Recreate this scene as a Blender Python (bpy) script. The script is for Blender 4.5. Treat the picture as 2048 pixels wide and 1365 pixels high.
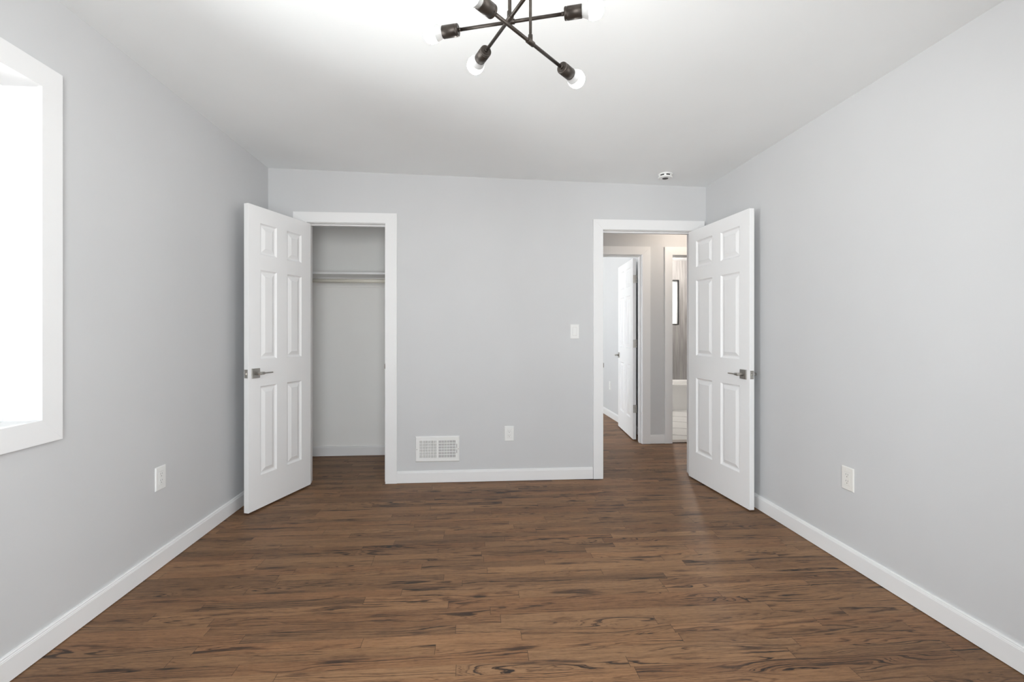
import bpy, bmesh, math, random
from mathutils import Vector, Matrix, Euler
for o in list(bpy.data.objects):
    bpy.data.objects.remove(o, do_unlink=True)
S = bpy.context.scene
COL = S.collection
PI = math.pi
random.seed(4)

# ---------------------------------------------------------------- camera, sky, daylight, exposure
cam_data = bpy.data.cameras.new('camera')
cam = bpy.data.objects.new('camera', cam_data); COL.objects.link(cam)
F_PX, CX, HOR = 926.55, 1015.14, 665.29
cam_data.sensor_fit = 'HORIZONTAL'; cam_data.sensor_width = 36.0
cam_data.lens = F_PX/2048*36.0
cam_data.shift_x = (1024-CX)/2048
cam_data.shift_y = (HOR-682.5)/2048
cam_data.clip_start = .02
cam.location = (0, -3.744, 1.2023)
cam.rotation_euler = (PI/2, 0, -.07229)
S.camera = cam

SKY = 19.2            # overcast daylight
BULB = 44.0          # glow of the six bulbs
HALL_W = 9.0         # hall ceiling lamp
S.view_settings.view_transform = 'Standard'
S.view_settings.look = 'None'
S.view_settings.gamma = 1
S.view_settings.exposure = 0.07
S.view_settings.use_curve_mapping = False
S.cycles.max_bounces = 14
S.cycles.diffuse_bounces = 9
S.cycles.glossy_bounces = 4
S.cycles.transparent_max_bounces = 12
S.cycles.sample_clamp_indirect = 4.0
S.cycles.use_denoising = True
world = bpy.data.worlds.new('overcast_sky'); S.world = world; world.use_nodes = True
bg = world.node_tree.nodes['Background']
bg.inputs[1].default_value = SKY
wt = world.node_tree; tc = wt.nodes.new('ShaderNodeTexCoord'); sp = wt.nodes.new('ShaderNodeSeparateXYZ'); rp = wt.nodes.new('ShaderNodeValToRGB'); mr = wt.nodes.new('ShaderNodeMapRange')
mr.inputs[1].default_value = -1; mr.inputs[2].default_value = 1
wt.links.new(tc.outputs['Generated'], sp.inputs[0]); wt.links.new(sp.outputs[2], mr.inputs[0]); wt.links.new(mr.outputs[0], rp.inputs[0]); wt.links.new(rp.outputs[0], bg.inputs[0])
e = rp.color_ramp.elements; e[0].position = .47; e[0].color = (.975, 1.0, .995, 1); e[1].position = .53; e[1].color = (.785, .83, .85, 1)   # sunlit pale ground below, white overcast above

def portal(name, loc, rot, w, h):
    l = bpy.data.lights.new(name, 'AREA'); l.shape = 'RECTANGLE'; l.size = w; l.size_y = h
    l.cycles.is_portal = True
    o = bpy.data.objects.new(name, l); COL.objects.link(o); o.location = loc; o.rotation_euler = rot
    return o

# ---------------------------------------------------------------- room measures (metres)
XL, XR = -1.6036, 1.9332          # side walls
ZL, ZR = 2.4873, 2.4167           # ceiling height at each side (it slopes a little)
YF = -4.55                        # wall behind the camera
WT = .115                         # inner wall thickness
HALL_Y = 1.134                    # far hall wall
CL_Y = .871                       # back of closet
B_Y = 4.6                         # far end of the second bedroom
BATH_Y = 3.87
def zceil(x): return ZL + (ZR-ZL)*(x-XL)/(XR-XL)

portal('sky_portal_left', (-1.80, -2.36, 1.49), (0, -PI/2, 0), 1.24, .91)
portal('sky_portal_front', (.0, YF-.13, 1.3), (PI/2, 0, 0), 1.26, 1.6)
portal('sky_portal_right', (XR+.10, -3.45, 1.4), (0, PI/2, 0), 1.4, .6)
portal('sky_portal_bath', (3.05, BATH_Y+.1, 1.7), (-PI/2, 0, 0), .8, .72)
portal('sky_portal_bedroom', (-1.29, 3.0, 1.5), (0, -PI/2, 0), 1.3, 1.6)

# ---------------------------------------------------------------- materials
class NT:
    def __init__(s, name):
        s.m = bpy.data.materials.new(name); s.m.use_nodes = True
        s.t = s.m.node_tree; s.b = s.t.nodes['Principled BSDF']
    def n(s, typ, **kw):
        x = s.t.nodes.new(typ)
        for k, v in kw.items(): setattr(x, k, v)
        return x
    def put(s, sock, v):
        if isinstance(v, bpy.types.NodeSocket): s.t.links.new(v, sock)
        elif isinstance(v, (tuple, list)) and len(v) == 3 and sock.type == 'RGBA': sock.default_value = (*v, 1)
        else: sock.default_value = v
    def math(s, op, a, b=0.0, c=0.0, clamp=False):
        x = s.n('ShaderNodeMath', operation=op, use_clamp=clamp)
        for k, v in enumerate((a, b, c)): s.put(x.inputs[k], v)
        return x.outputs[0]
    def comb(s, x, y, z=0.0):
        c = s.n('ShaderNodeCombineXYZ')
        for k, v in enumerate((x, y, z)): s.put(c.inputs[k], v)
        return c.outputs[0]
    def noise(s, vec, scale=1.0, detail=2.0, rough=.5, dist=0.0):
        x = s.n('ShaderNodeTexNoise'); s.put(x.inputs['Vector'], vec)
        x.inputs['Scale'].default_value = scale; x.inputs['Detail'].default_value = detail
        x.inputs['Roughness'].default_value = rough; x.inputs['Distortion'].default_value = dist
        return x.outputs['Fac']
    def ramp(s, fac, stops, interp='LINEAR'):
        x = s.n('ShaderNodeValToRGB'); s.put(x.inputs[0], fac); r = x.color_ramp; r.interpolation = interp
        while len(r.elements) < len(stops): r.elements.new(.5)
        for e, (p, c) in zip(r.elements, stops):
            e.position = p; e.color = (*c, 1) if len(c) == 3 else c
        return x.outputs[0]
    def mix(s, fac, a, b, mode='MIX'):
        x = s.n('ShaderNodeMix', data_type='RGBA', blend_type=mode)
        s.put(x.inputs[0], fac); s.put(x.inputs[6], a); s.put(x.inputs[7], b)
        return x.outputs[2]
    def smooth(s, v, lo, hi):
        x = s.n('ShaderNodeMapRange', interpolation_type='SMOOTHSTEP'); s.put(x.inputs[0], v)
        x.inputs[1].default_value = lo; x.inputs[2].default_value = hi
        return x.outputs[0]
    def obj(s): return s.n('ShaderNodeTexCoord').outputs['Object']
    def sep(s, v):
        x = s.n('ShaderNodeSeparateXYZ'); s.put(x.inputs[0], v); return x.outputs
    def bump(s, h, strength, dist):
        x = s.n('ShaderNodeBump'); s.put(x.inputs['Height'], h)
        x.inputs['Strength'].default_value = strength; x.inputs['Distance'].default_value = dist
        s.t.links.new(x.outputs[0], s.b.inputs['Normal'])

def paint(name, col, rough, bump=.0004, var=.012, scale=180):
    k = NT(name); v = k.obj()
    n = k.noise(v, 2.3, 3)
    lo = tuple(c*(1-var) for c in col); hi = tuple(c*(1+var) for c in col)
    k.put(k.b.inputs['Base Color'], k.ramp(n, [(.3, lo), (.7, hi)]))
    k.b.inputs['Roughness'].default_value = rough
    if bump: k.bump(k.noise(v, scale, 2), .25, bump)
    return k.m
def metal(name, col, rough, scale=(400, 20, 400)):
    k = NT(name); v = k.obj(); x = k.sep(v)
    n = k.noise(k.comb(k.math('MULTIPLY', x[0], scale[0]), k.math('MULTIPLY', x[1], scale[1]), k.math('MULTIPLY', x[2], scale[2])), 1, 2)
    k.put(k.b.inputs['Base Color'], k.ramp(n, [(.25, tuple(c*.85 for c in col)), (.75, tuple(min(1, c*1.1) for c in col))]))
    k.b.inputs['Metallic'].default_value = 1; k.b.inputs['Roughness'].default_value = rough
    return k.m
M = {}
M['wall'] = paint('grey_wall_paint', (.612, .616, .625), .55)
M['wall_hall'] = M['wall']
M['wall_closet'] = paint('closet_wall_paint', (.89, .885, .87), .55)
M['ceiling'] = paint('ceiling_paint', (.885, .905, .912), .7)
M['trim'] = paint('white_trim_paint', (.83, .83, .835), .36, .0001, .006, 60)
M['door'] = paint('white_door_paint', (.87, .87, .875), .42, .00012, .006, 90)
M['plastic'] = paint('white_plastic', (.83, .83, .82), .35, 0, .004)
M['ivory'] = paint('ivory_plastic', (.80, .785, .75), .35, 0, .004)
M['rod'] = paint('cream_painted_wood', (.72, .69, .61), .4, .0002, .04, 40)
M['tub'] = paint('white_tub_enamel', (.86, .86, .85), .2, 0, .004)
M['dark'] = paint('painted_recess_shade', (.02, .02, .02), .7, 0, .1)  # near-black colour painted as the shade inside the register
M['seam'] = paint('plate_seam', (.55, .55, .545), .5, 0, .02)
M['contact'] = paint('receptacle_slot', (.20, .20, .195), .6, 0, .05)
M['slot'] = paint('grey_slot', (.06, .06, .06), .6, 0, .1)
M['nickel'] = metal('brushed_nickel', (.50, .48, .45), .34)
M['bronze'] = None
k = NT('dark_bronze'); n_ = k.noise(k.obj(), 60, 3)
k.put(k.b.inputs['Base Color'], k.ramp(n_, [(.3, (.030, .024, .020)), (.7, (.052, .042, .035))]))
k.b.inputs['Metallic'].default_value = .6; k.b.inputs['Roughness'].default_value = .42
M['bronze'] = k.m
M['bronze_frame'] = paint('black_tile_edge', (.03, .03, .03), .4, 0, .1)
# glowing bulb
k = NT('lit_bulb_glass'); k.b.inputs['Base Color'].default_value = (.9, .9, .9, 1)
n_ = k.noise(k.obj(), 20, 1)
k.put(k.b.inputs['Emission Color'], k.ramp(n_, [(.2, (1, .965, .925)), (.8, (1, .975, .94))]))
k.b.inputs['Emission Strength'].default_value = BULB
M['bulb'] = k.m
M['collar'] = paint('bulb_collar_plastic', (.42, .42, .42), .4, 0, .004)
# window glass
k = NT('window_glass'); k.t.nodes.remove(k.b)
tr = k.n('ShaderNodeBsdfTransparent'); gl = k.n('ShaderNodeBsdfGlossy'); gl.inputs['Roughness'].default_value = .03
fr = k.n('ShaderNodeFresnel'); fr.inputs[0].default_value = 1.45
mx = k.n('ShaderNodeMixShader'); k.t.links.new(fr.outputs[0], mx.inputs[0]); k.t.links.new(tr.outputs[0], mx.inputs[1]); k.t.links.new(gl.outputs[0], mx.inputs[2])
k.t.links.new(mx.outputs[0], k.t.nodes['Material Output'].inputs[0])
M['glass'] = k.m

k = NT('frosted_glass'); k.t.nodes.remove(k.b)
tr = k.n('ShaderNodeBsdfTransparent'); tr.inputs[0].default_value = (.9, .9, .9, 1); tl = k.n('ShaderNodeBsdfTranslucent')
k.put(tl.inputs[0], k.ramp(k.noise(k.obj(), 9, 3), [(.3, (.28, .28, .275)), (.7, (.36, .36, .35))]))
mx = k.n('ShaderNodeMixShader'); mx.inputs[0].default_value = .95; k.t.links.new(tr.outputs[0], mx.inputs[1]); k.t.links.new(tl.outputs[0], mx.inputs[2])
k.t.links.new(mx.outputs[0], k.t.nodes['Material Output'].inputs[0])
M['frosted'] = k.m

def wood():
    k = NT('stained_oak_strip_floor'); P = k.sep(k.obj()); X, Y = P[0], P[1]
    W = .0572
    yr = k.math('DIVIDE', Y, W); row = k.math('FLOOR', yr); fy = k.math('FRACT', yr)
    w1 = k.n('ShaderNodeTexWhiteNoise', noise_dimensions='1D'); k.put(w1.inputs['W'], row)
    c1 = k.sep(w1.outputs['Color'])
    ln = k.math('MULTIPLY_ADD', c1[0], .75, .55)
    xs = k.math('DIVIDE', k.math('MULTIPLY_ADD', c1[1], 7.0, X), ln)
    idx = k.math('FLOOR', xs); fx = k.math('FRACT', xs)
    w2 = k.n('ShaderNodeTexWhiteNoise', noise_dimensions='2D'); k.put(w2.inputs['Vector'], k.comb(row, idx))
    c2 = k.sep(w2.outputs['Color']); R, G, B = c2[0], c2[1], c2[2]
    w3 = k.n('ShaderNodeTexWhiteNoise', noise_dimensions='2D'); k.put(w3.inputs['Vector'], k.comb(k.math('ADD', row, 31.7), idx))
    c3 = k.sep(w3.outputs['Color'])
    ox = k.math('MULTIPLY', R, 43.0); oz = k.math('MULTIPLY', G, 29.0)
    # growth-ring field: contour lines of a stretched noise make cathedral figure
    f = k.noise(k.comb(k.math('MULTIPLY_ADD', X, 1.5, ox), k.math('MULTIPLY_ADD', Y, 13.0, oz), k.math('MULTIPLY', B, 17.0)), 1, 1.5, .45, .25)
    fine = k.noise(k.comb(k.math('MULTIPLY_ADD', X, 9.0, ox), k.math('MULTIPLY_ADD', Y, 60.0, oz), B), 1, 2)
    nA = k.math('MULTIPLY_ADD', c3[0], 11.0, 4.0)
    nB = k.math('MULTIPLY_ADD', c3[1], 5.0, .5)
    ph = k.math('ADD', k.math('MULTIPLY', f, nA), k.math('MULTIPLY', fy, nB))
    ph = k.math('ADD', ph, k.math('MULTIPLY', fine, .8))
    rn = k.n('ShaderNodeTexNoise', noise_dimensions='1D'); k.put(rn.inputs['W'], k.math('MULTIPLY_ADD', ph, 2.1, ox)); rn.inputs['Scale'].default_value = 1.0; rn.inputs['Detail'].default_value = 2.2; rn.inputs['Roughness'].default_value = .62
    ring = k.smooth(rn.outputs['Fac'], .47, .74)
    # patchy strength of the figure
    pat = k.smooth(k.noise(k.comb(k.math('MULTIPLY_ADD', X, 2.6, oz), k.math('MULTIPLY_ADD', Y, 14.0, ox), B), 1, 2), .36, .66)
    amp = k.math('MULTIPLY', k.math('MULTIPLY_ADD', c3[2], .75, .35), k.math('MULTIPLY_ADD', pat, .8, .2))
    ring = k.math('MULTIPLY', ring, amp)
    # pores: short dark streaks
    po = k.noise(k.comb(k.math('MULTIPLY_ADD', X, 34.0, ox), k.math('MULTIPLY', Y, 750.0), B), 1, 2.5, .6)
    pore = k.math('MULTIPLY', k.smooth(po, .50, .72), .34)
    po2 = k.noise(k.comb(k.math('MULTIPLY_ADD', X, 7.0, ox), k.math('MULTIPLY', Y, 260.0), B), 1, 3, .6)
    stre = k.math('MULTIPLY_ADD', po2, .9, -.45)
    # dark stain clouds
    st = k.noise(k.comb(k.math('MULTIPLY_ADD', X, 3.2, oz), k.math('MULTIPLY_ADD', Y, 24.0, ox), R), 1, 3, .55)
    stain = k.math('MULTIPLY', k.smooth(st, .57, .74), .85)
    tone = k.math('MULTIPLY_ADD', k.math('SUBTRACT', G, .5), .22, .665)
    tone = k.math('ADD', tone, k.math('MULTIPLY', stre, .72))
    tone = k.math('SUBTRACT', tone, k.math('MULTIPLY', ring, .88))
    tone = k.math('SUBTRACT', tone, k.math('MULTIPLY', pore, .75))
    tone = k.math('SUBTRACT', tone, k.math('MULTIPLY', stain, .50))
    col = k.ramp(tone, [(0.0, (.022, .015, .012)), (.25, (.064, .036, .022)), (.5, (.160, .084, .042)), (.72, (.255, .140, .070)), (1.0, (.39, .23, .125))])
    hue = k.ramp(B, [(0, (1.03, .97, .95)), (.5, (1, 1, 1)), (1, (.98, 1.0, 1.03))])
    col = k.mix(1.0, col, hue, 'MULTIPLY')
    # joints
    ey = k.math('MULTIPLY', k.math('MINIMUM', fy, k.math('SUBTRACT', 1.0, fy)), W)
    ex = k.math('MULTIPLY', k.math('MINIMUM', fx, k.math('SUBTRACT', 1.0, fx)), ln)
    jy = k.math('SUBTRACT', 1.0, k.smooth(ey, .0002, .0011)); jx = k.math('SUBTRACT', 1.0, k.smooth(ex, .0004, .0014))
    jn = k.math('MAXIMUM', k.math('MULTIPLY', jy, .35), k.math('MULTIPLY', jx, .75))
    col = k.mix(jn, col, (.020, .013, .010))
    k.put(k.b.inputs['Base Color'], col)
    k.put(k.b.inputs['Roughness'], k.math('MULTIPLY_ADD', po2, .16, .42))
    k.b.inputs['Specular IOR Level'].default_value = .25
    hgt = k.math('SUBTRACT', k.math('MULTIPLY', po, -.25), k.math('MULTIPLY', jn, 1.2))
    k.bump(hgt, .25, .0006)
    return k.m
M['wood'] = wood()
def tile():
    k = NT('grey_streaked_wall_tile'); P = k.sep(k.obj())
    n1 = k.noise(k.comb(k.math('MULTIPLY', P[0], 26.0), k.math('MULTIPLY', P[1], 26.0), k.math('MULTIPLY', P[2], 1.6)), 1, 5, .6)
    n2 = k.noise(k.comb(k.math('MULTIPLY', P[0], 90.0), P[1], k.math('MULTIPLY', P[2], 3.0)), 1, 3)
    v = k.math('ADD', k.math('MULTIPLY', n1, .65), k.math('MULTIPLY', n2, .35))
    c = k.ramp(v, [(.3, (.20, .195, .19)), (.5, (.31, .30, .295)), (.7, (.46, .445, .435))])
    j = k.math('FRACT', k.math('DIVIDE', P[0], .305)); jj = k.math('LESS_THAN', j, .012)
    k.put(k.b.inputs['Base Color'], k.mix(k.math('MULTIPLY', jj, .4), c, (.5, .49, .48))); k.b.inputs['Roughness'].default_value = .35
    return k.m
M['tile'] = tile()
def marble():
    k = NT('white_veined_marble_tile'); P = k.sep(k.obj())
    w = k.noise(k.comb(P[0], P[1], .0), 1.6, 4, .55)
    ph = k.math('ADD', k.math('MULTIPLY', P[1], 2.1), k.math('MULTIPLY', P[0], .9))
    ph = k.math('ADD', ph, k.math('MULTIPLY', w, .55))
    s = k.math('ABSOLUTE', k.math('SUBTRACT', k.math('FRACT', ph), .5))
    vein = k.math('SUBTRACT', 1.0, k.smooth(s, .0, .085))
    c = k.mix(k.math('MULTIPLY', vein, .85), (.78, .78, .77), (.34, .34, .34))
    j = k.math('LESS_THAN', k.math('FRACT', k.math('DIVIDE', P[1], .61)), .008)
    k.put(k.b.inputs['Base Color'], k.mix(k.math('MULTIPLY', j, .8), c, (.35, .35, .35))); k.b.inputs['Roughness'].default_value = .25
    return k.m
M['marble'] = marble()
M['strip'] = metal('metal_threshold', (.24, .21, .19), .45)

# ---------------------------------------------------------------- mesh helpers
class MB:
    def __init__(s): s.v = []; s.f = []; s.mi = []; s.sm = []; s.cur = 0
    def add(s, vs, fs, smooth=False):
        o = len(s.v); s.v += [tuple(v) for v in vs]
        for f in fs: s.f.append([i+o for i in f]); s.mi.append(s.cur); s.sm.append(smooth)
        return s
    def box(s, a, b):
        x0, y0, z0 = (min(a[i], b[i]) for i in range(3)); x1, y1, z1 = (max(a[i], b[i]) for i in range(3))
        return s.add([(x0,y0,z0),(x1,y0,z0),(x1,y1,z0),(x0,y1,z0),(x0,y0,z1),(x1,y0,z1),(x1,y1,z1),(x0,y1,z1)],
              [(3,2,1,0),(4,5,6,7),(0,1,5,4),(1,2,6,5),(2,3,7,6),(3,0,4,7)])
    def prism(s, prof, path):
        """prof: list of 2D points placed by path functions: path = list of callables (u,v)->xyz"""
        n = len(prof); vs = [p(u, v) for p in path for u, v in prof]; fs = []
        for i in range(len(path)-1):
            for j in range(n): fs.append((i*n+j, i*n+(j+1) % n, (i+1)*n+(j+1) % n, (i+1)*n+j))
        fs.append(tuple(range(n))[::-1]); fs.append(tuple((len(path)-1)*n+j for j in range(n)))
        return s.add(vs, fs)
    def lathe(s, prof, mat=Matrix(), seg=32, cap=True, smooth=True):
        """prof: (r, z) from bottom to top, around local z, transformed by mat"""
        vs = []; fs = []; n = len(prof)
        for r, z in prof:
            for q in range(seg):
                a = 2*PI*q/seg; vs.append(mat @ Vector((r*math.cos(a), r*math.sin(a), z)))
        for i in range(n-1):
            for q in range(seg):
                fs.append((i*seg+q, i*seg+(q+1) % seg, (i+1)*seg+(q+1) % seg, (i+1)*seg+q))
        s.add(vs, fs, smooth)
        if cap:
            o = len(s.v)-n*seg
            s.f.append([o+q for q in range(seg)][::-1]); s.mi.append(s.cur); s.sm.append(False)
            s.f.append([o+(n-1)*seg+q for q in range(seg)]); s.mi.append(s.cur); s.sm.append(False)
        return s
    def tube(s, p, q, r, seg=16):
        p, q = Vector(p), Vector(q); d = q-p
        m = Matrix.Translation(p) @ d.to_track_quat('Z', 'Y').to_matrix().to_4x4()
        return s.lathe([(r, 0), (r, d.length)], m, seg)
    def wall(s, axis, a0, a1, z0, z1, t0, t1, holes=()):
        """slab with rectangular holes. axis 'x': runs along x, thickness in y; 'y': runs along y, thickness in x"""
        ca = sorted({a0, a1, *[h for H in holes for h in H[:2]]}); ca = [c for c in ca if a0 <= c <= a1]
        cz = sorted({z0, z1, *[h for H in holes for h in H[2:]]}); cz = [c for c in cz if z0 <= c <= z1]
        def solid(i, j):
            if not (0 <= i < len(ca)-1 and 0 <= j < len(cz)-1): return False
            m, n = (ca[i]+ca[i+1])/2, (cz[j]+cz[j+1])/2
            return not any(h[0] < m < h[1] and h[2] < n < h[3] for h in holes)
        P = (lambda a, t, z: (a, t, z)) if axis == 'x' else (lambda a, t, z: (t, a, z))
        def q(*p): s.add(p, [(0, 1, 2, 3)])
        for i in range(len(ca)-1):
            for j in range(len(cz)-1):
                if not solid(i, j): continue
                A, B_, Z0, Z1 = ca[i], ca[i+1], cz[j], cz[j+1]
                q(P(A,t0,Z0), P(B_,t0,Z0), P(B_,t0,Z1), P(A,t0,Z1)); q(P(A,t1,Z0), P(A,t1,Z1), P(B_,t1,Z1), P(B_,t1,Z0))
                if not solid(i-1, j): q(P(A,t0,Z0), P(A,t0,Z1), P(A,t1,Z1), P(A,t1,Z0))
                if not solid(i+1, j): q(P(B_,t0,Z0), P(B_,t1,Z0), P(B_,t1,Z1), P(B_,t0,Z1))
                if not solid(i, j-1): q(P(A,t0,Z0), P(A,t1,Z0), P(B_,t1,Z0), P(B_,t0,Z0))
                if not solid(i, j+1): q(P(A,t0,Z1), P(B_,t0,Z1), P(B_,t1,Z1), P(A,t1,Z1))
        return s
    def build(s, name, mats, parent=None, bevel=0, seg=2, weld=True):
        me = bpy.data.meshes.new(name)
        bm = bmesh.new(); vv = [bm.verts.new(v) for v in s.v]
        for f, mi, sm in zip(s.f, s.mi, s.sm):
            try: fc = bm.faces.new([vv[i] for i in f])
            except ValueError: continue
            fc.material_index = mi; fc.smooth = sm
        if weld: bmesh.ops.remove_doubles(bm, verts=bm.verts, dist=1e-5)
        bmesh.ops.recalc_face_normals(bm, faces=bm.faces)
        bm.to_mesh(me); bm.free()
        for m in (mats if isinstance(mats, (list, tuple)) else [mats]): me.materials.append(m)
        o = bpy.data.objects.new(name, me); COL.objects.link(o)
        if parent: o.parent = parent
        if bevel:
            b = o.modifiers.new('edge', 'BEVEL'); b.width = bevel; b.segments = seg; b.limit_method = 'ANGLE'; b.angle_limit = math.radians(40)
            b.harden_normals = False
        return o
def tag(o, label=None, cat=None, group=None, kind=None):
    if label: o['label'] = label
    if cat: o['category'] = cat
    if group: o['group'] = group
    if kind: o['kind'] = kind
    return o
def thing(name, loc, rot=(0, 0, 0), **kw):
    o = bpy.data.objects.new(name, None); COL.objects.link(o); o.location = loc; o.rotation_euler = rot
    o.empty_display_size = .05
    return tag(o, **kw)
def struct(o, label, cat): return tag(o, label, cat, kind='structure')

# ---------------------------------------------------------------- the shell
OUT = .22
WH = dict(y0=-2.82, y1=-1.907, z0=.873, z1=2.113)            # clear opening of the left window
LN = .016                                                     # its lining boards
CLO = (-1.3055, -.7035, 2.063)                                # closet opening x0, x1, head (jamb faces)
DOO = (1.0575, 1.8235, 2.043)                                 # bedroom door opening
JT = .019
struct(MB().wall('y', YF-OUT, CL_Y+WT, -.05, 2.62, XL-OUT, XL, [(WH['y0']-LN, WH['y1']+LN, WH['z0']-LN, WH['z1']+LN)]).build('wall_left', M['wall']),
       'light grey painted wall with the window and one outlet, left side of the room', 'wall')
struct(MB().wall('y', YF-OUT, 0, -.05, 2.62, XR, XR+WT, [(-3.76, -3.14, .68, 2.12)]).build('wall_right', M['wall']), 'long plain light grey wall with a single outlet, right side of the room', 'wall')
struct(MB().wall('x', XL, XR+WT, -.05, 2.62, 0, WT, [(CLO[0]-JT, CLO[1]+JT, -.06, CLO[2]+JT), (DOO[0]-JT, DOO[1]+JT, -.06, DOO[2]+JT)]).build('wall_back', M['wall']),
       'grey wall facing the camera with two doorways, a floor register and a light switch', 'wall')
struct(MB().wall('x', XL, XR+WT, -.05, 2.62, YF-OUT, YF, [(-.65, .65, .48, 2.12)]).build('wall_front', M['wall']), 'grey wall behind the camera', 'wall')
struct(MB().wall('x', XL, -.45, -.05, 2.62, CL_Y, CL_Y+WT).build('wall_closet_back', M['wall_closet']), 'grey back wall inside the closet behind shelf and rod', 'wall')
struct(MB().wall('y', WT, CL_Y, -.05, 2.62, -.55, -.45).build('wall_closet_right', M['wall_closet']), 'side wall inside the closet', 'wall')
B_DOOR = (1.03, 1.8035, 2.035); BATH_DOOR = (2.140, 2.86, 2.036)
struct(MB().wall('x', -.45, 4.2, -.05, 2.62, HALL_Y, HALL_Y+WT, [(B_DOOR[0]-JT, B_DOOR[1]+JT, -.06, B_DOOR[2]+JT), (BATH_DOOR[0]-JT, BATH_DOOR[1]+JT, -.06, BATH_DOOR[2]+JT)]).build('wall_hall_far', M['wall_hall']),
       'grey hall wall beyond the right doorway, between the two far door frames', 'wall')
struct(MB().wall('x', XR+WT, 4.2, -.05, 2.62, 0, WT).build('wall_hall_near', M['wall_hall']), 'hall wall on the near side', 'wall')
struct(MB().wall('y', WT, HALL_Y, -.05, 2.62, 4.1, 4.2).build('wall_hall_end', M['wall_hall']), 'end wall of the hall', 'wall')
BX = 1.925
struct(MB().wall('y', HALL_Y+WT, B_Y, -.05, 2.62, BX, BX+.105).build('wall_far_bedroom_right', M['wall']), 'bright wall of the far bedroom behind its open door', 'wall')
struct(MB().wall('y', HALL_Y+WT, B_Y, -.05, 2.62, -1.3, -1.2, [(2.2, 3.8, .85, 2.15)]).build('wall_far_bedroom_left', M['wall']), 'left wall of the far bedroom', 'wall')
struct(MB().wall('x', -1.3, BX+.105, -.05, 2.62, B_Y, B_Y+.15).build('wall_far_bedroom_back', M['wall']), 'far wall of the far bedroom', 'wall')
BWN = (2.65, 3.446, 1.347, 2.078)                             # bathroom window opening
struct(MB().wall('x', BX+.105, 4.2, -.05, 2.62, BATH_Y, BATH_Y+.15, [BWN]).build('wall_bath_tiled', M['tile']), 'grey streaked tile wall above the bathtub', 'wall')
struct(MB().wall('y', HALL_Y+WT, BATH_Y, -.05, 2.62, 4.1, 4.2).build('wall_bath_right', M['tile']), 'right wall of the bathroom', 'wall')
# floor: one stained strip floor running through closet, hall and far bedroom
fm = MB()
fm.box((XL-.1, YF-.1, -.05), (4.15, HALL_Y+.06, 0)); fm.box((-1.25, HALL_Y+.06, -.05), (BX+.05, B_Y+.05, 0))
struct(fm.build('floor', M['wood'], weld=False), 'dark brown stained oak strip floor with running grain', 'floor')
struct(MB().box((BX+.05, HALL_Y+.06, -.05), (4.15, BATH_Y+.05, .004)).build('floor_bath', M['marble']), 'white veined marble floor of the bathroom', 'floor')
# ceiling: slopes down to the right
def ceil_slab(x0, x1, y0, y1, z=None):
    a, b = (zceil(x0), zceil(x1)) if z is None else (z, z)
    return MB().add([(x0,y0,a),(x1,y0,b),(x1,y1,b),(x0,y1,a),(x0,y0,2.66),(x1,y0,2.66),(x1,y1,2.66),(x0,y1,2.66)], [(3,2,1,0),(4,5,6,7),(0,1,5,4),(1,2,6,5),(2,3,7,6),(3,0,4,7)])
struct(ceil_slab(XL-.06, XR+.06, YF-.06, .06).build('ceiling', M['ceiling']), 'smooth white ceiling around the branching light', 'ceiling')
struct(ceil_slab(XL-.06, -.5, .06, CL_Y+.06, 2.45).build('ceiling_closet', M['ceiling']), 'ceiling inside the closet', 'ceiling')
struct(ceil_slab(-.5, 4.15, .06, HALL_Y+.06, 2.42).build('ceiling_hall', M['ceiling']), 'ceiling of the hall', 'ceiling')
struct(ceil_slab(-1.25, 4.15, HALL_Y+.06, B_Y+.06, 2.42).build('ceiling_far_rooms', M['ceiling']), 'ceiling of the far rooms', 'ceiling')

# ---------------------------------------------------------------- baseboards
BPROF = [(0, .003), (.014, .003), (.014, .081), (.0125, .0825), (.0125, .0855), (.010, .0875), (.010, .0925), (.007, .0960), (0, .0960)]
def base_x(name, x0, x1, y, s, label):     # runs along x, board grows in direction s (+1/-1) of y
    return struct(MB().prism(BPROF, [lambda u, v, X=X: (X, y+s*u, v) for X in (x0, x1)]).build(name, M['trim']), label, 'baseboard')
def base_y(name, y0, y1, x, s, label):
    return struct(MB().prism(BPROF, [lambda u, v, Y=Y: (x+s*u, Y, v) for Y in (y0, y1)]).build(name, M['trim']), label, 'baseboard')
base_y('baseboard_left', YF, -.002, XL, 1, 'white baseboard along the wall with the window')
base_y('baseboard_right', YF, -.002, XR, -1, 'white baseboard along the right wall')
base_x('baseboard_back', -.6109, .9706, 0, -1, 'short white baseboard between the two doorways')
base_x('baseboard_closet', XL, -.55, CL_Y, -1, 'white baseboard at the back of the closet')
base_x('baseboard_hall', 1.8945, 2.0535, HALL_Y, -1, 'small white baseboard piece between the two hall door frames')
base_y('baseboard_far_bedroom', HALL_Y+WT+.03, B_Y, BX, -1, 'white baseboard in the far bedroom behind its open door')

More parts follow.
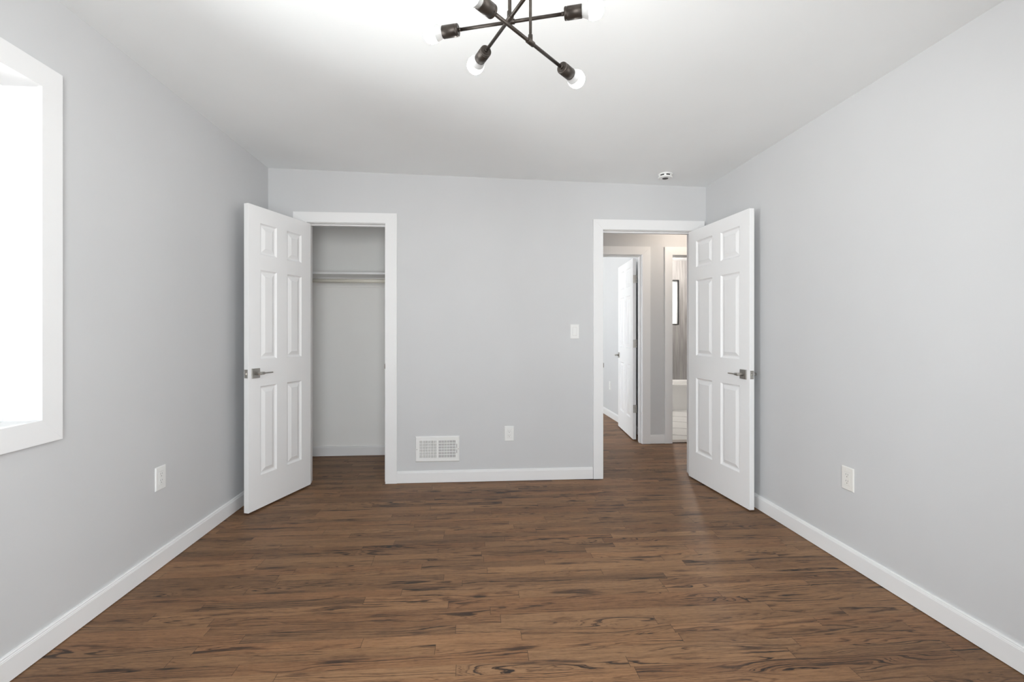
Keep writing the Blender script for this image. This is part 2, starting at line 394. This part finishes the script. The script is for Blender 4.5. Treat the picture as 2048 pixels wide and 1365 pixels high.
# ---------------------------------------------------------------- door casings, jambs and stops
def casing(mb, P, xi0, xi1, zi, wl, wr, wt, t=.018):
    """three mitred flat boards round an opening; P(a, z, depth) places a point"""
    xo0, xo1, zo = xi0-wl, xi1+wr, zi+wt
    g = .0001
    def board(p4):
        vs = [P(a, z, d) for d in (0, t) for a, z in p4]
        mb.add(vs, [(0,1,2,3),(7,6,5,4),(0,4,5,1),(1,5,6,2),(2,6,7,3),(3,7,4,0)])
    board([(xo0, 0.002), (xi0, 0.002), (xi0, zi-g), (xo0, zo-g)])
    board([(xi1, 0.002), (xo1, 0.002), (xo1, zo-g), (xi1, zi-g)])
    board([(xo0+g, zo), (xi0+g, zi), (xi1-g, zi), (xo1-g, zo)])
def frame(name, op, y_face, face_dir, y_back, wl, wr, wt, label, gap=.0026, stop_y=None, back=True):
    """doorway trim: jamb boards through the wall, stop strip, casing on the visible face"""
    t = thing(name, ((op[0]+op[1])/2, y_face, 0)); struct(t, label, 'door frame')
    ox = (op[0]+op[1])/2; w = (op[1]-op[0])/2; hz = op[2]
    d = y_back-y_face
    c = MB(); casing(c, lambda a, z, dd: (a, face_dir*dd, z), -w-gap, w+gap, hz+gap+.001, wl, wr, wt)
    c.build('casing', M['trim'], t, bevel=.0005)
    if back:
        c2 = MB(); casing(c2, lambda a, z, dd: (a, d-face_dir*dd, z), -w-gap, w+gap, hz+gap+.001, .085, .06, .085)
        c2.build('casing', M['trim'], t, bevel=.0012)
    j = MB()
    j.box((-w-JT, 0, .001), (-w, d, hz+JT)); j.box((w, 0, .001), (w+JT, d, hz+JT)); j.box((-w, 0, hz), (w, d, hz+JT))
    j.build('jamb', M['trim'], t, weld=False)
    if stop_y:
        a, b = stop_y
        s = MB(); s.box((-w, a, .001), (-w+.0105, b, hz)); s.box((w-.0105, a, .001), (w, b, hz)); s.box((-w+.0105, a, hz-.0105), (w-.0105, b, hz))
        s.build('door_stop', M['trim'], t, weld=False)
    return t
t1 = frame('trim_1', CLO, 0, -1, WT, .1009, .0900, .0800, 'white flat casing and jamb of the closet doorway', stop_y=(.038, .072), back=False)
t2 = frame('trim_2', DOO, 0, -1, WT, .0813, .0862, .0825, 'white flat casing and jamb of the doorway to the hall', stop_y=(.038, .072), back=False)
t3 = frame('trim_3', B_DOOR, HALL_Y, -1, HALL_Y+WT, .085, .0875, .087, 'white casing across the hall around the far bedroom door', stop_y=(.03, .073), back=False)
t4 = frame('trim_4', BATH_DOOR, HALL_Y, -1, HALL_Y+WT, .084, .085, .086, 'white casing across the hall around the bathroom doorway', stop_y=(.03, .073), back=False)
for t, op in ((t1, CLO), (t2, DOO)):       # strike plates on the latch-side jambs
    w = (op[1]-op[0])/2; sx = 1 if t is t1 else -1
    s = MB(); s.box((sx*w, .0, .9045), (sx*(w-.0016), .030, .9615)); s.box((sx*(w+.0005), -.0135, .9145), (sx*(w-.0045), .0005, .9515))
    sp = s.build('strike_plate', M['strip'], t, bevel=.0008); sp['label'] = 'small brushed metal strike plate'

# ---------------------------------------------------------------- six-panel doors
def leaf_mesh(w, h, s, cols, rows):
    """leaf from x 0..w, z 0..h, y 0..s*.035, six moulded panels on both faces"""
    T = .035; mb = MB()
    xs = sorted({0, w, *[c for p in cols for c in p]}); zs = sorted({0, h, *[r for p in rows for r in p]})
    def face(y, dirn):
        for i in range(len(xs)-1):
            for j in range(len(zs)-1):
                a, b, c, d = xs[i], xs[i+1], zs[j], zs[j+1]
                if (a, b) in cols and (c, d) in rows:
                    rings = [(0, 0), (.002, .0036), (.009, .0100), (.013, .0110), (.018, .0110), (.040, .0030), (.043, .0014)]
                    vs = []
                    for ins, dep in rings:
                        yy = y-dirn*dep
                        vs += [(a+ins, yy, c+ins), (b-ins, yy, c+ins), (b-ins, yy, d-ins), (a+ins, yy, d-ins)]
                    fs = []
                    for r in range(len(rings)-1):
                        for q in range(4): fs.append((r*4+q, r*4+(q+1) % 4, (r+1)*4+(q+1) % 4, (r+1)*4+q))
                    k0 = (len(rings)-1)*4; fs.append((k0, k0+1, k0+2, k0+3))
                    mb.add(vs, fs)
                else: mb.add([(a, y, c), (b, y, c), (b, y, d), (a, y, d)], [(0, 1, 2, 3)])
    face(s*T, s); face(0, -s)
    for i in range(len(xs)-1):
        for z in (0, h): mb.add([(xs[i], 0, z), (xs[i+1], 0, z), (xs[i+1], s*T, z), (xs[i], s*T, z)], [(0, 1, 2, 3)])
    for j in range(len(zs)-1):
        for x in (0, w): mb.add([(x, 0, zs[j]), (x, 0, zs[j+1]), (x, s*T, zs[j+1]), (x, s*T, zs[j])], [(0, 1, 2, 3)])
    return mb
def lever(parent, x, z, y, sy, name='door_handle'):
    """square rose with a neck and a slim bar pointing to the hinge (-x); sy = outward direction"""
    r = MB(); r.box((x-.0325, y, z-.0325), (x+.0325, y+sy*.009, z+.0325))
    ro = r.build(name, M['nickel'], parent, bevel=.0012); ro['label'] = 'brushed nickel lever handle on a square rose'
    m = MB()
    m.lathe([(.0105, 0), (.0105, .036), (.0102, .043), (.0088, .047)], Matrix.Translation((x, y+sy*.008, z)) @ Matrix.Rotation(-sy*PI/2, 4, 'X'), 20)
    # round boss running sideways out of the neck, flaring down to a slim flat bar
    L = Matrix.Translation((x+.0085, y+sy*.045, z)) @ Matrix.Rotation(-PI/2, 4, 'Y')
    m.lathe([(.006, 0), (.0092, .003), (.0098, .010), (.0098, .034), (.0082, .041), (.0048, .048)], L, 20)
    secs = [(-.036, .0048, .0050), (-.045, .0042, .0046), (-.105, .0036, .0042), (-.109, .0026, .003)]
    vs = []; fs = []; n = 12
    for dx, ry, rz in secs:
        for q in range(n):
            a = 2*PI*q/n; vs.append((x+dx, y+sy*.045+ry*math.cos(a), z+rz*math.sin(a)))
    for i in range(len(secs)-1):
        for q in range(n): fs.append((i*n+q, i*n+(q+1) % n, (i+1)*n+(q+1) % n, (i+1)*n+q))
    fs.append(tuple(range(n))[::-1]); fs.append(tuple((len(secs)-1)*n+q for q in range(n)))
    m.add(vs, fs, True)
    m.build('lever', M['nickel'], ro)
def door(name, loc, rot, w, h, s, cols, zoff, hz, label, latch=True):
    d = thing(name, loc, (0, 0, rot)); struct(d, label, 'door')
    rows = [(.222, .824), (1.007, 1.613), (1.719, 1.930)]
    leaf_mesh(w, h, s, cols, rows).build('door_leaf', M['door'], d, bevel=.0012, seg=2)
    lever(d, w-.0585, hz, s*.035, s); lever(d, w-.0585, hz, 0, -s)
    if latch:
        p = MB(); p.box((w-.0005, s*.0048, hz-.0285), (w+.0014, s*.0302, hz+.0285))
        lp = p.build('latch_plate', M['nickel'], d, bevel=.0006); lp['label'] = 'nickel latch plate on the door edge'
        b = MB(); b.add([(w+.001, s*.012, hz-.007), (w+.001, s*.023, hz-.007), (w+.001, s*.023, hz+.007), (w+.001, s*.012, hz+.007),
                         (w+.011, s*.0205, hz-.007), (w+.011, s*.023, hz-.007), (w+.011, s*.023, hz+.007), (w+.011, s*.0205, hz+.007)],
                        [(0,1,2,3),(4,5,6,7),(0,1,5,4),(1,2,6,5),(2,3,7,6),(3,0,4,7)]); b.build('latch_bolt', M['nickel'], lp)
        sc = MB()
        for dz in (-.022, .022): sc.lathe([(.0032, 0), (.0032, .0008), (.002, .0012)], Matrix.Translation((w+.0012, s*.0175, hz+dz)) @ Matrix.Rotation(PI/2, 4, 'Y'), 12)
        sc.build('screw', M['nickel'], lp)
    return d
door('door_1', (-1.3074, -.004, .0125), -1.9086, .610, 2.040, 1, [(.105, .255), (.357, .507)], 0, .9165,
     'white six-panel closet door standing open toward the window wall', True)
door('door_2', (1.8162, -.004, .0100), PI+1.6490, .7615, 2.026, -1, [(.112, .334), (.440, .657)], 0, .9065,
     'white six-panel door to the hall standing open against the right wall', True)
# far bedroom door: hinged on the far side of the hall wall, swung away from the camera
A3 = math.radians(95.5)
hx3, hy3 = 1.800, HALL_Y+WT+.004
d3 = thing('door_3', (hx3-.0035, hy3+.036, .012), (0, 0, PI-A3)); struct(d3, 'white six-panel door of the far bedroom seen open across the hall', 'door')
leaf_mesh(.762, 2.015, 1, [(.112, .334), (.440, .657)], [(.222, .824), (1.007, 1.613), (1.719, 1.930)]).build('door_leaf', M['door'], d3, bevel=.0012)
lever(d3, .7035, .905, .035, 1); lever(d3, .7035, .905, 0, -1)
for hz in (1.785, 1.065, .34):
    h = MB(); h.box((-.0016, .002, hz-.0445), (.0005, .0330, hz+.0445))
    ho = h.build('hinge', M['nickel'], d3, bevel=.0006); ho['label'] = 'brushed nickel butt hinge'
    b = MB()
    for q in range(5): b.lathe([(.0056, .0006), (.0062, .0014), (.0062, .0164), (.0056, .0172)], Matrix.Translation((-.005, -.003, hz-.0445+q*.0178)), 16)
    b.build('hinge_barrel', M['nickel'], ho, weld=False)
    lf = MB(); lf.box((-.040, -.0022, hz-.0445), (-.006, -.0006, hz+.0445)); 

# ---------------------------------------------------------------- windows
def window(name, loc, rot, w, h, label, mat='trim', depth=.06, double=True, fw=.035, sw=.04, glass='glass'):
    """local x across, z up from sill, y from room side (0) outward (+)"""
    t = thing(name, loc, (0, 0, rot)); struct(t, label, 'window')
    f = MB().wall('x', -w/2, w/2, 0, h, 0, depth, [(-w/2+fw, w/2-fw, fw, h-fw)]); f.build('window_frame', M[mat], t, bevel=.002)
    def sash(z0, z1, y0):
        s = MB().wall('x', -w/2+fw, w/2-fw, z0, z1, y0, y0+.024, [(-w/2+fw+sw, w/2-fw-sw, z0+sw, z1-sw)]).build('sash', M[mat], t, bevel=.002)
        g = MB().box((-w/2+fw+sw, y0+.010, z0+sw), (w/2-fw-sw, y0+.014, z1-sw)).build('pane', M[glass], s)
    if double:
        sash(fw, h/2+.02, .006); sash(h/2-.02, h-fw, .032)
    else: sash(fw, h-fw, .02)
    return t
yc = (WH['y0']+WH['y1'])/2; ww = WH['y1']-WH['y0']; wh = WH['z1']-WH['z0']
w1 = window('window_1', (-1.731, yc, WH['z0']), PI/2, ww, wh, 'bright white double-hung window in a deep lined recess at the left edge')
# lining boards and picture-frame casing belong to the window, in its local frame (x=along wall y, y=outward)
ln = MB()
D0, D1 = -(XL+1.731), .085
ln.box((-ww/2-LN, D0+.0045, -LN), (-ww/2, D1, wh+LN)); ln.box((ww/2, D0+.0045, -LN), (ww/2+LN, D1, wh+LN)); ln.box((-ww/2, D0+.0045, -LN), (ww/2, D1, 0)); ln.box((-ww/2, D0+.0045, wh), (ww/2, D1, wh+LN))
ln.build('recess_lining', M['trim'], w1, weld=False)
cs = MB(); cw = .088; g_ = -.006
def wboard(p4, t=.018):
    vs = [(a, D0-dd, z) for dd in (0, t) for a, z in p4]
    cs.add(vs, [(0,1,2,3),(7,6,5,4),(0,4,5,1),(1,5,6,2),(2,6,7,3),(3,7,4,0)])
xi0, xi1, zi0, zi1 = -ww/2-.006, ww/2-.0145+.0, .0045, wh-.003
xi1 = ww/2-.012; xo0, xo1, zo0, zo1 = xi0-cw, ww/2+.074, -.082, wh+.082
g = .00005
wboard([(xo0, zo0+g), (xi0, zi0+g), (xi0, zi1-g), (xo0, zo1-g)]); wboard([(xi1, zi0+g), (xo1, zo0+g), (xo1, zo1-g), (xi1, zi1-g)])
wboard([(xo0+g, zo1), (xi0+g, zi1), (xi1-g, zi1), (xo1-g, zo1)]); wboard([(xo0+g, zo0), (xo1-g, zo0), (xi1-g, zi0), (xi0+g, zi0)])
cs.build('window_casing', M['trim'], w1, bevel=.0004, seg=1)
window('added_window_2', (0, YF-.05, .48), PI, 1.30, 1.64, 'unseen white window behind the camera, added for daylight')  # added out of view, brings in daylight from the front
window('added_window_5', (XR+.03, -3.45, .68), -PI/2, .62, 1.44, 'unseen white window added in the right wall for more daylight')  # added out of view to brighten the left and back walls
wb = window('window_3', ((BWN[0]+BWN[1])/2, BATH_Y+.05, BWN[2]), 0, BWN[1]-BWN[0], BWN[3]-BWN[2], 'small bright bathroom window with black edge in the tile wall', 'trim', double=False, fw=.004, sw=.008, glass='frosted')
e = MB().wall('x', -.398-.014, .398+.014, -.014, .731+.014, -.056, -.03, [(-.398, .398, 0, .731)]); eo = e.build('edge_trim', M['bronze_frame'], wb); eo['label'] = 'black metal edge trim'
window('window_4', (-1.23, 3.0, .85), PI/2, 1.6, 1.3, 'window lighting the far bedroom')

# ---------------------------------------------------------------- wall plates
def rnd_plate(mb, w, h, t, ch=.0035):
    """bevelled plate in local x/z, front face at y=-t"""
    a, b = w/2, h/2
    vs = []
    for ins, y in ((0, 0), (0, -t*.35), (ch*.45, -t*.8), (ch, -t)):
        vs += [(-a+ins, y, -b+ins), (a-ins, y, -b+ins), (a-ins, y, b-ins), (-a+ins, y, b-ins)]
    fs = [(3, 2, 1, 0)]
    for r in range(3):
        for q in range(4): fs.append((r*4+q, r*4+(q+1) % 4, (r+1)*4+(q+1) % 4, (r+1)*4+q))
    fs.append((12, 13, 14, 15))
    return mb.add(vs, fs)
def outlet(loc, rot, label, mat='plastic'):
    t = thing('power_outlet', loc, (0, 0, rot), label=label, cat='outlet', group='duplex outlets on the walls')
    rnd_plate(MB(), .0765, .1195, .0062).build('wall_plate', M[mat], t)
    ins = MB().box((-.0165, -.0060, -.0335), (.0165, -.0078, .0335)).build('receptacle_insert', M[mat], t, bevel=.0006)
    rim = MB().wall('x', -.0175, .0175, -.0345, .0345, -.0065, -.0060, [(-.0166, .0166, -.0336, .0336)]); 
    rim.build('seam', M['seam'], t)
    for zc in (.0165, -.0165):
        s = MB(); s.box((-.0074, -.0076, zc+.001), (-.0054, -.0080, zc+.0095)); s.box((.0052, -.0076, zc+.0015), (.0072, -.0080, zc+.0090))
        s.lathe([(.0026, 0), (.0026, .0006)], Matrix.Translation((0, -.0075, zc-.0065)) @ Matrix.Rotation(PI/2, 4, 'X'), 12)
        so = s.build('contact_slots', M['contact'], t, weld=False); so['label'] = 'dark contact slots'
    for zc in (.0484, -.0484):
        c = MB().lathe([(.0030, 0), (.0030, .0006), (.0022, .0010)], Matrix.Translation((0, -.0060, zc)) @ Matrix.Rotation(PI/2, 4, 'X'), 14).build('screw', M['plastic'], t)
    return t
outlet((XL, -1.250, .4575), PI/2, 'white outlet on the left wall between window and open closet door')
outlet((XR, -1.4785, .4445), -PI/2, 'ivory white outlet on the bare right wall', 'ivory')
outlet((.2845, 0, .3825), 0, 'white outlet low on the wall beside the floor register')
outlet((BX, 2.700, .448), -PI/2, 'tiny white outlet on the far bedroom wall seen through the doorway')
sw = thing('light_switch', (.8215, 0, 1.2095), label='white rocker light switch beside the doorway to the hall', cat='light switch')
rnd_plate(MB(), .0735, .1185, .0062).build('wall_plate', M['plastic'], sw)
r = MB(); r.add([(-.0165,-.006,-.0335),(.0165,-.006,-.0335),(.0165,-.006,.0335),(-.0165,-.006,.0335),(-.0155,-.0098,-.0325),(.0155,-.0098,-.0325),(.0155,-.0078,0),(-.0155,-.0078,0),(.0155,-.0070,.0325),(-.0155,-.0070,.0325)],
    [(0,1,5,4),(1,2,8,6,5),(2,3,9,8),(3,0,4,7,9),(4,5,6,7),(7,6,8,9)]); r.build('rocker', M['plastic'], sw)
MB().wall('x', -.0178, .0178, -.0348, .0348, -.0066, -.0061, [(-.0166, .0166, -.0336, .0336)]).build('seam', M['seam'], sw)
for zc in (.0484, -.0484):
    MB().lathe([(.0030, 0), (.0030, .0006), (.0022, .0010)], Matrix.Translation((0, -.0060, zc)) @ Matrix.Rotation(PI/2, 4, 'X'), 14).build('screw', M['plastic'], sw)

# ---------------------------------------------------------------- floor register in the wall
vt = thing('air_vent', (-.291, 0, .2690), (0, 0, 0), label='white metal two-bank air register low on the wall between the doorways', cat='air vent')
VW, VH = .350, .203
f = MB(); T = .0105
bank = [(-.144, -.0075), (.0075, .144)]; bz = (-.068, .068)
xs = sorted({-VW/2, VW/2, *bank[0], *bank[1]})
f.wall('x', -VW/2+.006, VW/2-.006, -VH/2+.006, VH/2-.006, -T, -T+.0012, [(bank[0][0], bank[0][1], *bz), (bank[1][0], bank[1][1], *bz), (.1515, .1545, -.035, .040)])
a, b = VW/2, VH/2
vs = []
for ins, y in ((0, 0), (0, -.003), (.006, -T)): vs += [(-a+ins, y, -b+ins), (a-ins, y, -b+ins), (a-ins, y, b-ins), (-a+ins, y, b-ins)]
f.add(vs, [(r*4+q, r*4+(q+1) % 4, (r+1)*4+(q+1) % 4, (r+1)*4+q) for r in range(2) for q in range(4)])
f.build('faceplate', M['plastic'], vt, weld=False)
bk = MB().box((-.150, -.0012, -.074), (.158, -.0004, .074)).build('painted_duct_shade', M['dark'], vt); bk['label'] = 'dark panel painted as the shade behind the louvers'  # no hole in the wall: dark sheet painted as the duct's shade
for (x0, x1), sgn in zip(bank, (1, -1)):
    v = MB(); n = 11; p = (x1-x0)/n
    for q in range(n+1):
        xc = x0+p*q; dx = .0020 if sgn > 0 else -.0030
        wv = .0042
        for (za, zb) in [(bz[0], bz[1])]:
            v.add([(xc-wv-dx*0, -T+.0004, za), (xc+wv, -T+.0004, za), (xc+wv+dx, -.002, za), (xc+wv-.001+dx, -.002, za), (xc-wv, -T+.0004, zb), (xc+wv, -T+.0004, zb), (xc+wv+dx, -.002, zb), (xc+wv-.001+dx, -.002, zb)],
                  [(0,1,5,4),(1,2,6,5),(2,3,7,6),(3,0,4,7),(0,3,2,1),(4,5,6,7)])
    for q in range(1, 5+1):
        zc = bz[0]+(bz[1]-bz[0])*q/6+.0005
        v.box((x0, -T+.0003, zc-.0024), (x1, -.0062, zc+.0024))
    v.build('louver_bank', M['plastic'], vt, weld=False)
l = MB().box((.1520, -T-.004, -.004), (.1540, -.002, .004)).build('damper_lever', M['plastic'], vt)
for xx in (-.163, .164):
    c = MB().lathe([(.0034, 0), (.0034, .0008), (.002, .0014)], Matrix.Translation((xx, -T, -.001)) @ Matrix.Rotation(PI/2, 4, 'X'), 14).build('screw', M['nickel'], vt)

# ---------------------------------------------------------------- smoke detector
sx, sy = 1.474, -.262; sz = zceil(sx)
sd = thing('smoke_detector', (sx, sy, sz), (0, math.atan((ZL-ZR)/(XR-XL)), 0), label='round white smoke detector on the ceiling above the hall doorway', cat='smoke detector')
MB().lathe([(.0500, -.0105), (.0530, -.0095), (.0535, -.007), (.0535, 0)], seg=48).build('mounting_base', M['plastic'], sd)
MB().lathe([(.045, -.0215), (.045, -.0100)], seg=48).build('vent_band', M['slot'], sd)
for q in range(6):
    a = math.radians(247+60*q); c_, s_ = math.cos(a), math.sin(a); r0, r1, hw = .042, .0505, .008
    P4 = [(r0*c_-hw*s_, r0*s_+hw*c_), (r1*c_-hw*s_, r1*s_+hw*c_), (r1*c_+hw*s_, r1*s_-hw*c_), (r0*c_+hw*s_, r0*s_-hw*c_)]
    MB().add([(x, y, z) for z in (-.0218, -.0098) for x, y in P4], [(3,2,1,0),(4,5,6,7),(0,1,5,4),(1,2,6,5),(2,3,7,6),(3,0,4,7)]).build('vent_rib', M['plastic'], sd)
MB().lathe([(.0300, -.0335), (.0470, -.0330), (.0515, -.0315), (.0530, -.0285), (.0530, -.0225), (.0500, -.0212)], seg=48).build('cover', M['plastic'], sd)
tb = MB().lathe([(.0205, -.0352), (.0225, -.0346), (.0225, -.0330)], seg=32).build('test_button', M['slot'], sd); tb['label'] = 'dark round test button'

# ---------------------------------------------------------------- closet shelf and rod
sh = thing('closet_shelf', (-1.0, CL_Y, 1.735), label='white shelf across the closet above the hanging rod', cat='shelf')
MB().box((XL+1.0, -.286, 0), (.45, 0, .019)).build('shelf_board', M['trim'], sh, bevel=.001)
MB().box((XL+1.0, -.018, -.096), (.45, 0, 0)).build('wall_cleat', M['wall_closet'], sh)
rod = MB().tube((XL+.001, CL_Y-.245, 1.678), (-.551, CL_Y-.245, 1.678), .0175, 24).build('closet_rod', M['rod'])
tag(rod, 'cream round hanging rod under the closet shelf', 'rod')

# ---------------------------------------------------------------- branching ceiling light
A_c, C_c = Vector((.106, -2.380, 2.12)), Vector((.158, -2.446, 2.02))
A_d = Vector((.0, 0, 0)); 
def rod_dir(p, q): return (Vector(q)-Vector(p)).normalized()
CAMV = Vector(cam.location)
def on_z(u, v, z):
    X = (u-CX)/F_PX; dz = -(v-HOR)/F_PX; c, s = math.cos(.07229), math.sin(.07229)
    r = Vector((c*X+s, -s*X+c, dz)); return CAMV + r*((z-CAMV.z)/dz)
zA, zB, zC = 2.12, 2.07, 2.02
a0, a1 = on_z(919.5, 59.5, zA), on_z(1126, 28, zA)
c0, c1 = on_z(985, 24, zC), on_z(1123.5, 135, zC)
b0 = on_z(973, 100.5, zB); bd = rod_dir(b0, on_z(1046.6, 0, zB))
HL = .158                                  # half length of each tube between its sockets
ctr = {'A': ((a0+a1)/2, rod_dir(a0, a1), zA), 'B': (b0+bd*HL, bd, zB), 'C': ((c0+c1)/2, rod_dir(c0, c1), zC)}
cc = sum((v[0] for v in ctr.values()), Vector())/3
zc_ = zceil(cc.x)
ch = thing('ceiling_light', (cc.x, cc.y, zc_), label='dark bronze branching ceiling light with six round lit bulbs', cat='ceiling light')
MB().lathe([(.090, -.020), (.094, -.016), (.094, .002)], seg=48).build('canopy', M['bronze'], ch)
off = Vector((cc.x, cc.y, zc_))
for key, (p, d, z) in ctr.items():
    p = Vector((p.x, p.y, z))-off; d = d.normalized()
    st = MB().tube(p+Vector((0, 0, .006)), (p.x, p.y, -.016), .0042, 16); st.build('stem', M['bronze'], ch)
    arm = MB().tube(p-d*(HL+.004), p+d*(HL+.004), .0050, 18).build('arm', M['bronze'], ch)
    kn = MB()
    kn.lathe([(.0068, -.014), (.0074, -.013), (.0074, .013), (.0068, .014)], Matrix.Translation(p) @ d.to_track_quat('Z', 'Y').to_matrix().to_4x4(), 20)
    kn.lathe([(.0062, 0), (.0066, .004), (.0066, .020), (.0052, .022)], Matrix.Translation(p), 20)
    kn.build('knuckle', M['bronze'], arm, weld=False)
    for s in (-1, 1):
        e = p+d*(s*HL); m = Matrix.Translation(e) @ (d*s).to_track_quat('Z', 'Y').to_matrix().to_4x4()
        so = MB(); so.lathe([(.0056, -.006), (.0056, .003)], m, 20); so.lathe([(.0150, .002), (.0174, .0033), (.0180, .0055), (.0180, .0085), (.0172, .0092), (.0172, .0102), (.0181, .0109), (.0181, .0515), (.0170, .0525)], m, 32)
        so.build('socket', M['bronze'], arm, weld=False)
        b = MB()
        b.lathe([(.0145, .046), (.0165, .054), (.0205, .064), (.0238, .072)], m, 32, cap=False)
        b.cur = 1
        b.lathe([(.0238, .072), (.0262, .080), (.0270, .087), (.0264, .094), (.0243, .101), (.0205, .1065), (.0150, .1105), (.0080, .1128), (.0004, .1135)], m, 32, cap=False)
        b.build('bulb', [M['collar'], M['bulb']], ch)

# ---------------------------------------------------------------- bathroom beyond the hall
tb0 = thing('bathtub', (3.2, BATH_Y, .004), label='white bathtub along the tiled wall of the far bathroom', cat='bathtub')
x0, x1, y0, y1, H = -1.15, .895, -.715, -.002, .400
t_ = MB()
rings = [((x0, x1, y0, y1), 0), ((x0, x1, y0, y1), H-.035), ((x0-.0, x1, y0-.012, y1), H-.030), ((x0, x1, y0-.012, y1), H-.004), ((x0+.004, x1-.004, y0-.008, y1), H),
         ((x0+.07, x1-.07, y0+.06, y1-.05), H), ((x0+.085, x1-.085, y0+.075, y1-.065), H-.02), ((x0+.16, x1-.2, y0+.12, y1-.11), .09), ((x0+.2, x1-.25, y0+.16, y1-.15), .07)]
vs = []
for (p, q, r_, s_), z in rings: vs += [(p, r_, z), (q, r_, z), (q, s_, z), (p, s_, z)]
t_.add(vs, [(i*4+j, i*4+(j+1) % 4, (i+1)*4+(j+1) % 4, (i+1)*4+j) for i in range(len(rings)-1) for j in range(4)]+[(32, 33, 34, 35)])
t_.build('tub_body', M['tub'], tb0, bevel=.004)
th = MB().box((BATH_DOOR[0], HALL_Y+.0, .0), (BATH_DOOR[1], HALL_Y+WT, .011)).build('trim_5', M['strip'], bevel=.003)
struct(th, 'narrow brown metal threshold between hall floor and bathroom marble', 'threshold')

# hall ceiling lamp, out of view above the doorway; bathroom light is added fill
def lamp(name, loc, power, col, r):
    l = bpy.data.lights.new(name, 'POINT'); l.energy = power; l.color = col; l.shadow_soft_size = r
    o = bpy.data.objects.new(name, l); COL.objects.link(o); o.location = loc; return o
lamp('bath_fill', (2.95, 3.22, 2.33), 62.0, (1, .93, .86), .08)
lamp('hall_lamp', (2.30, .62, 2.32), HALL_W, (1, .86, .72), .05)
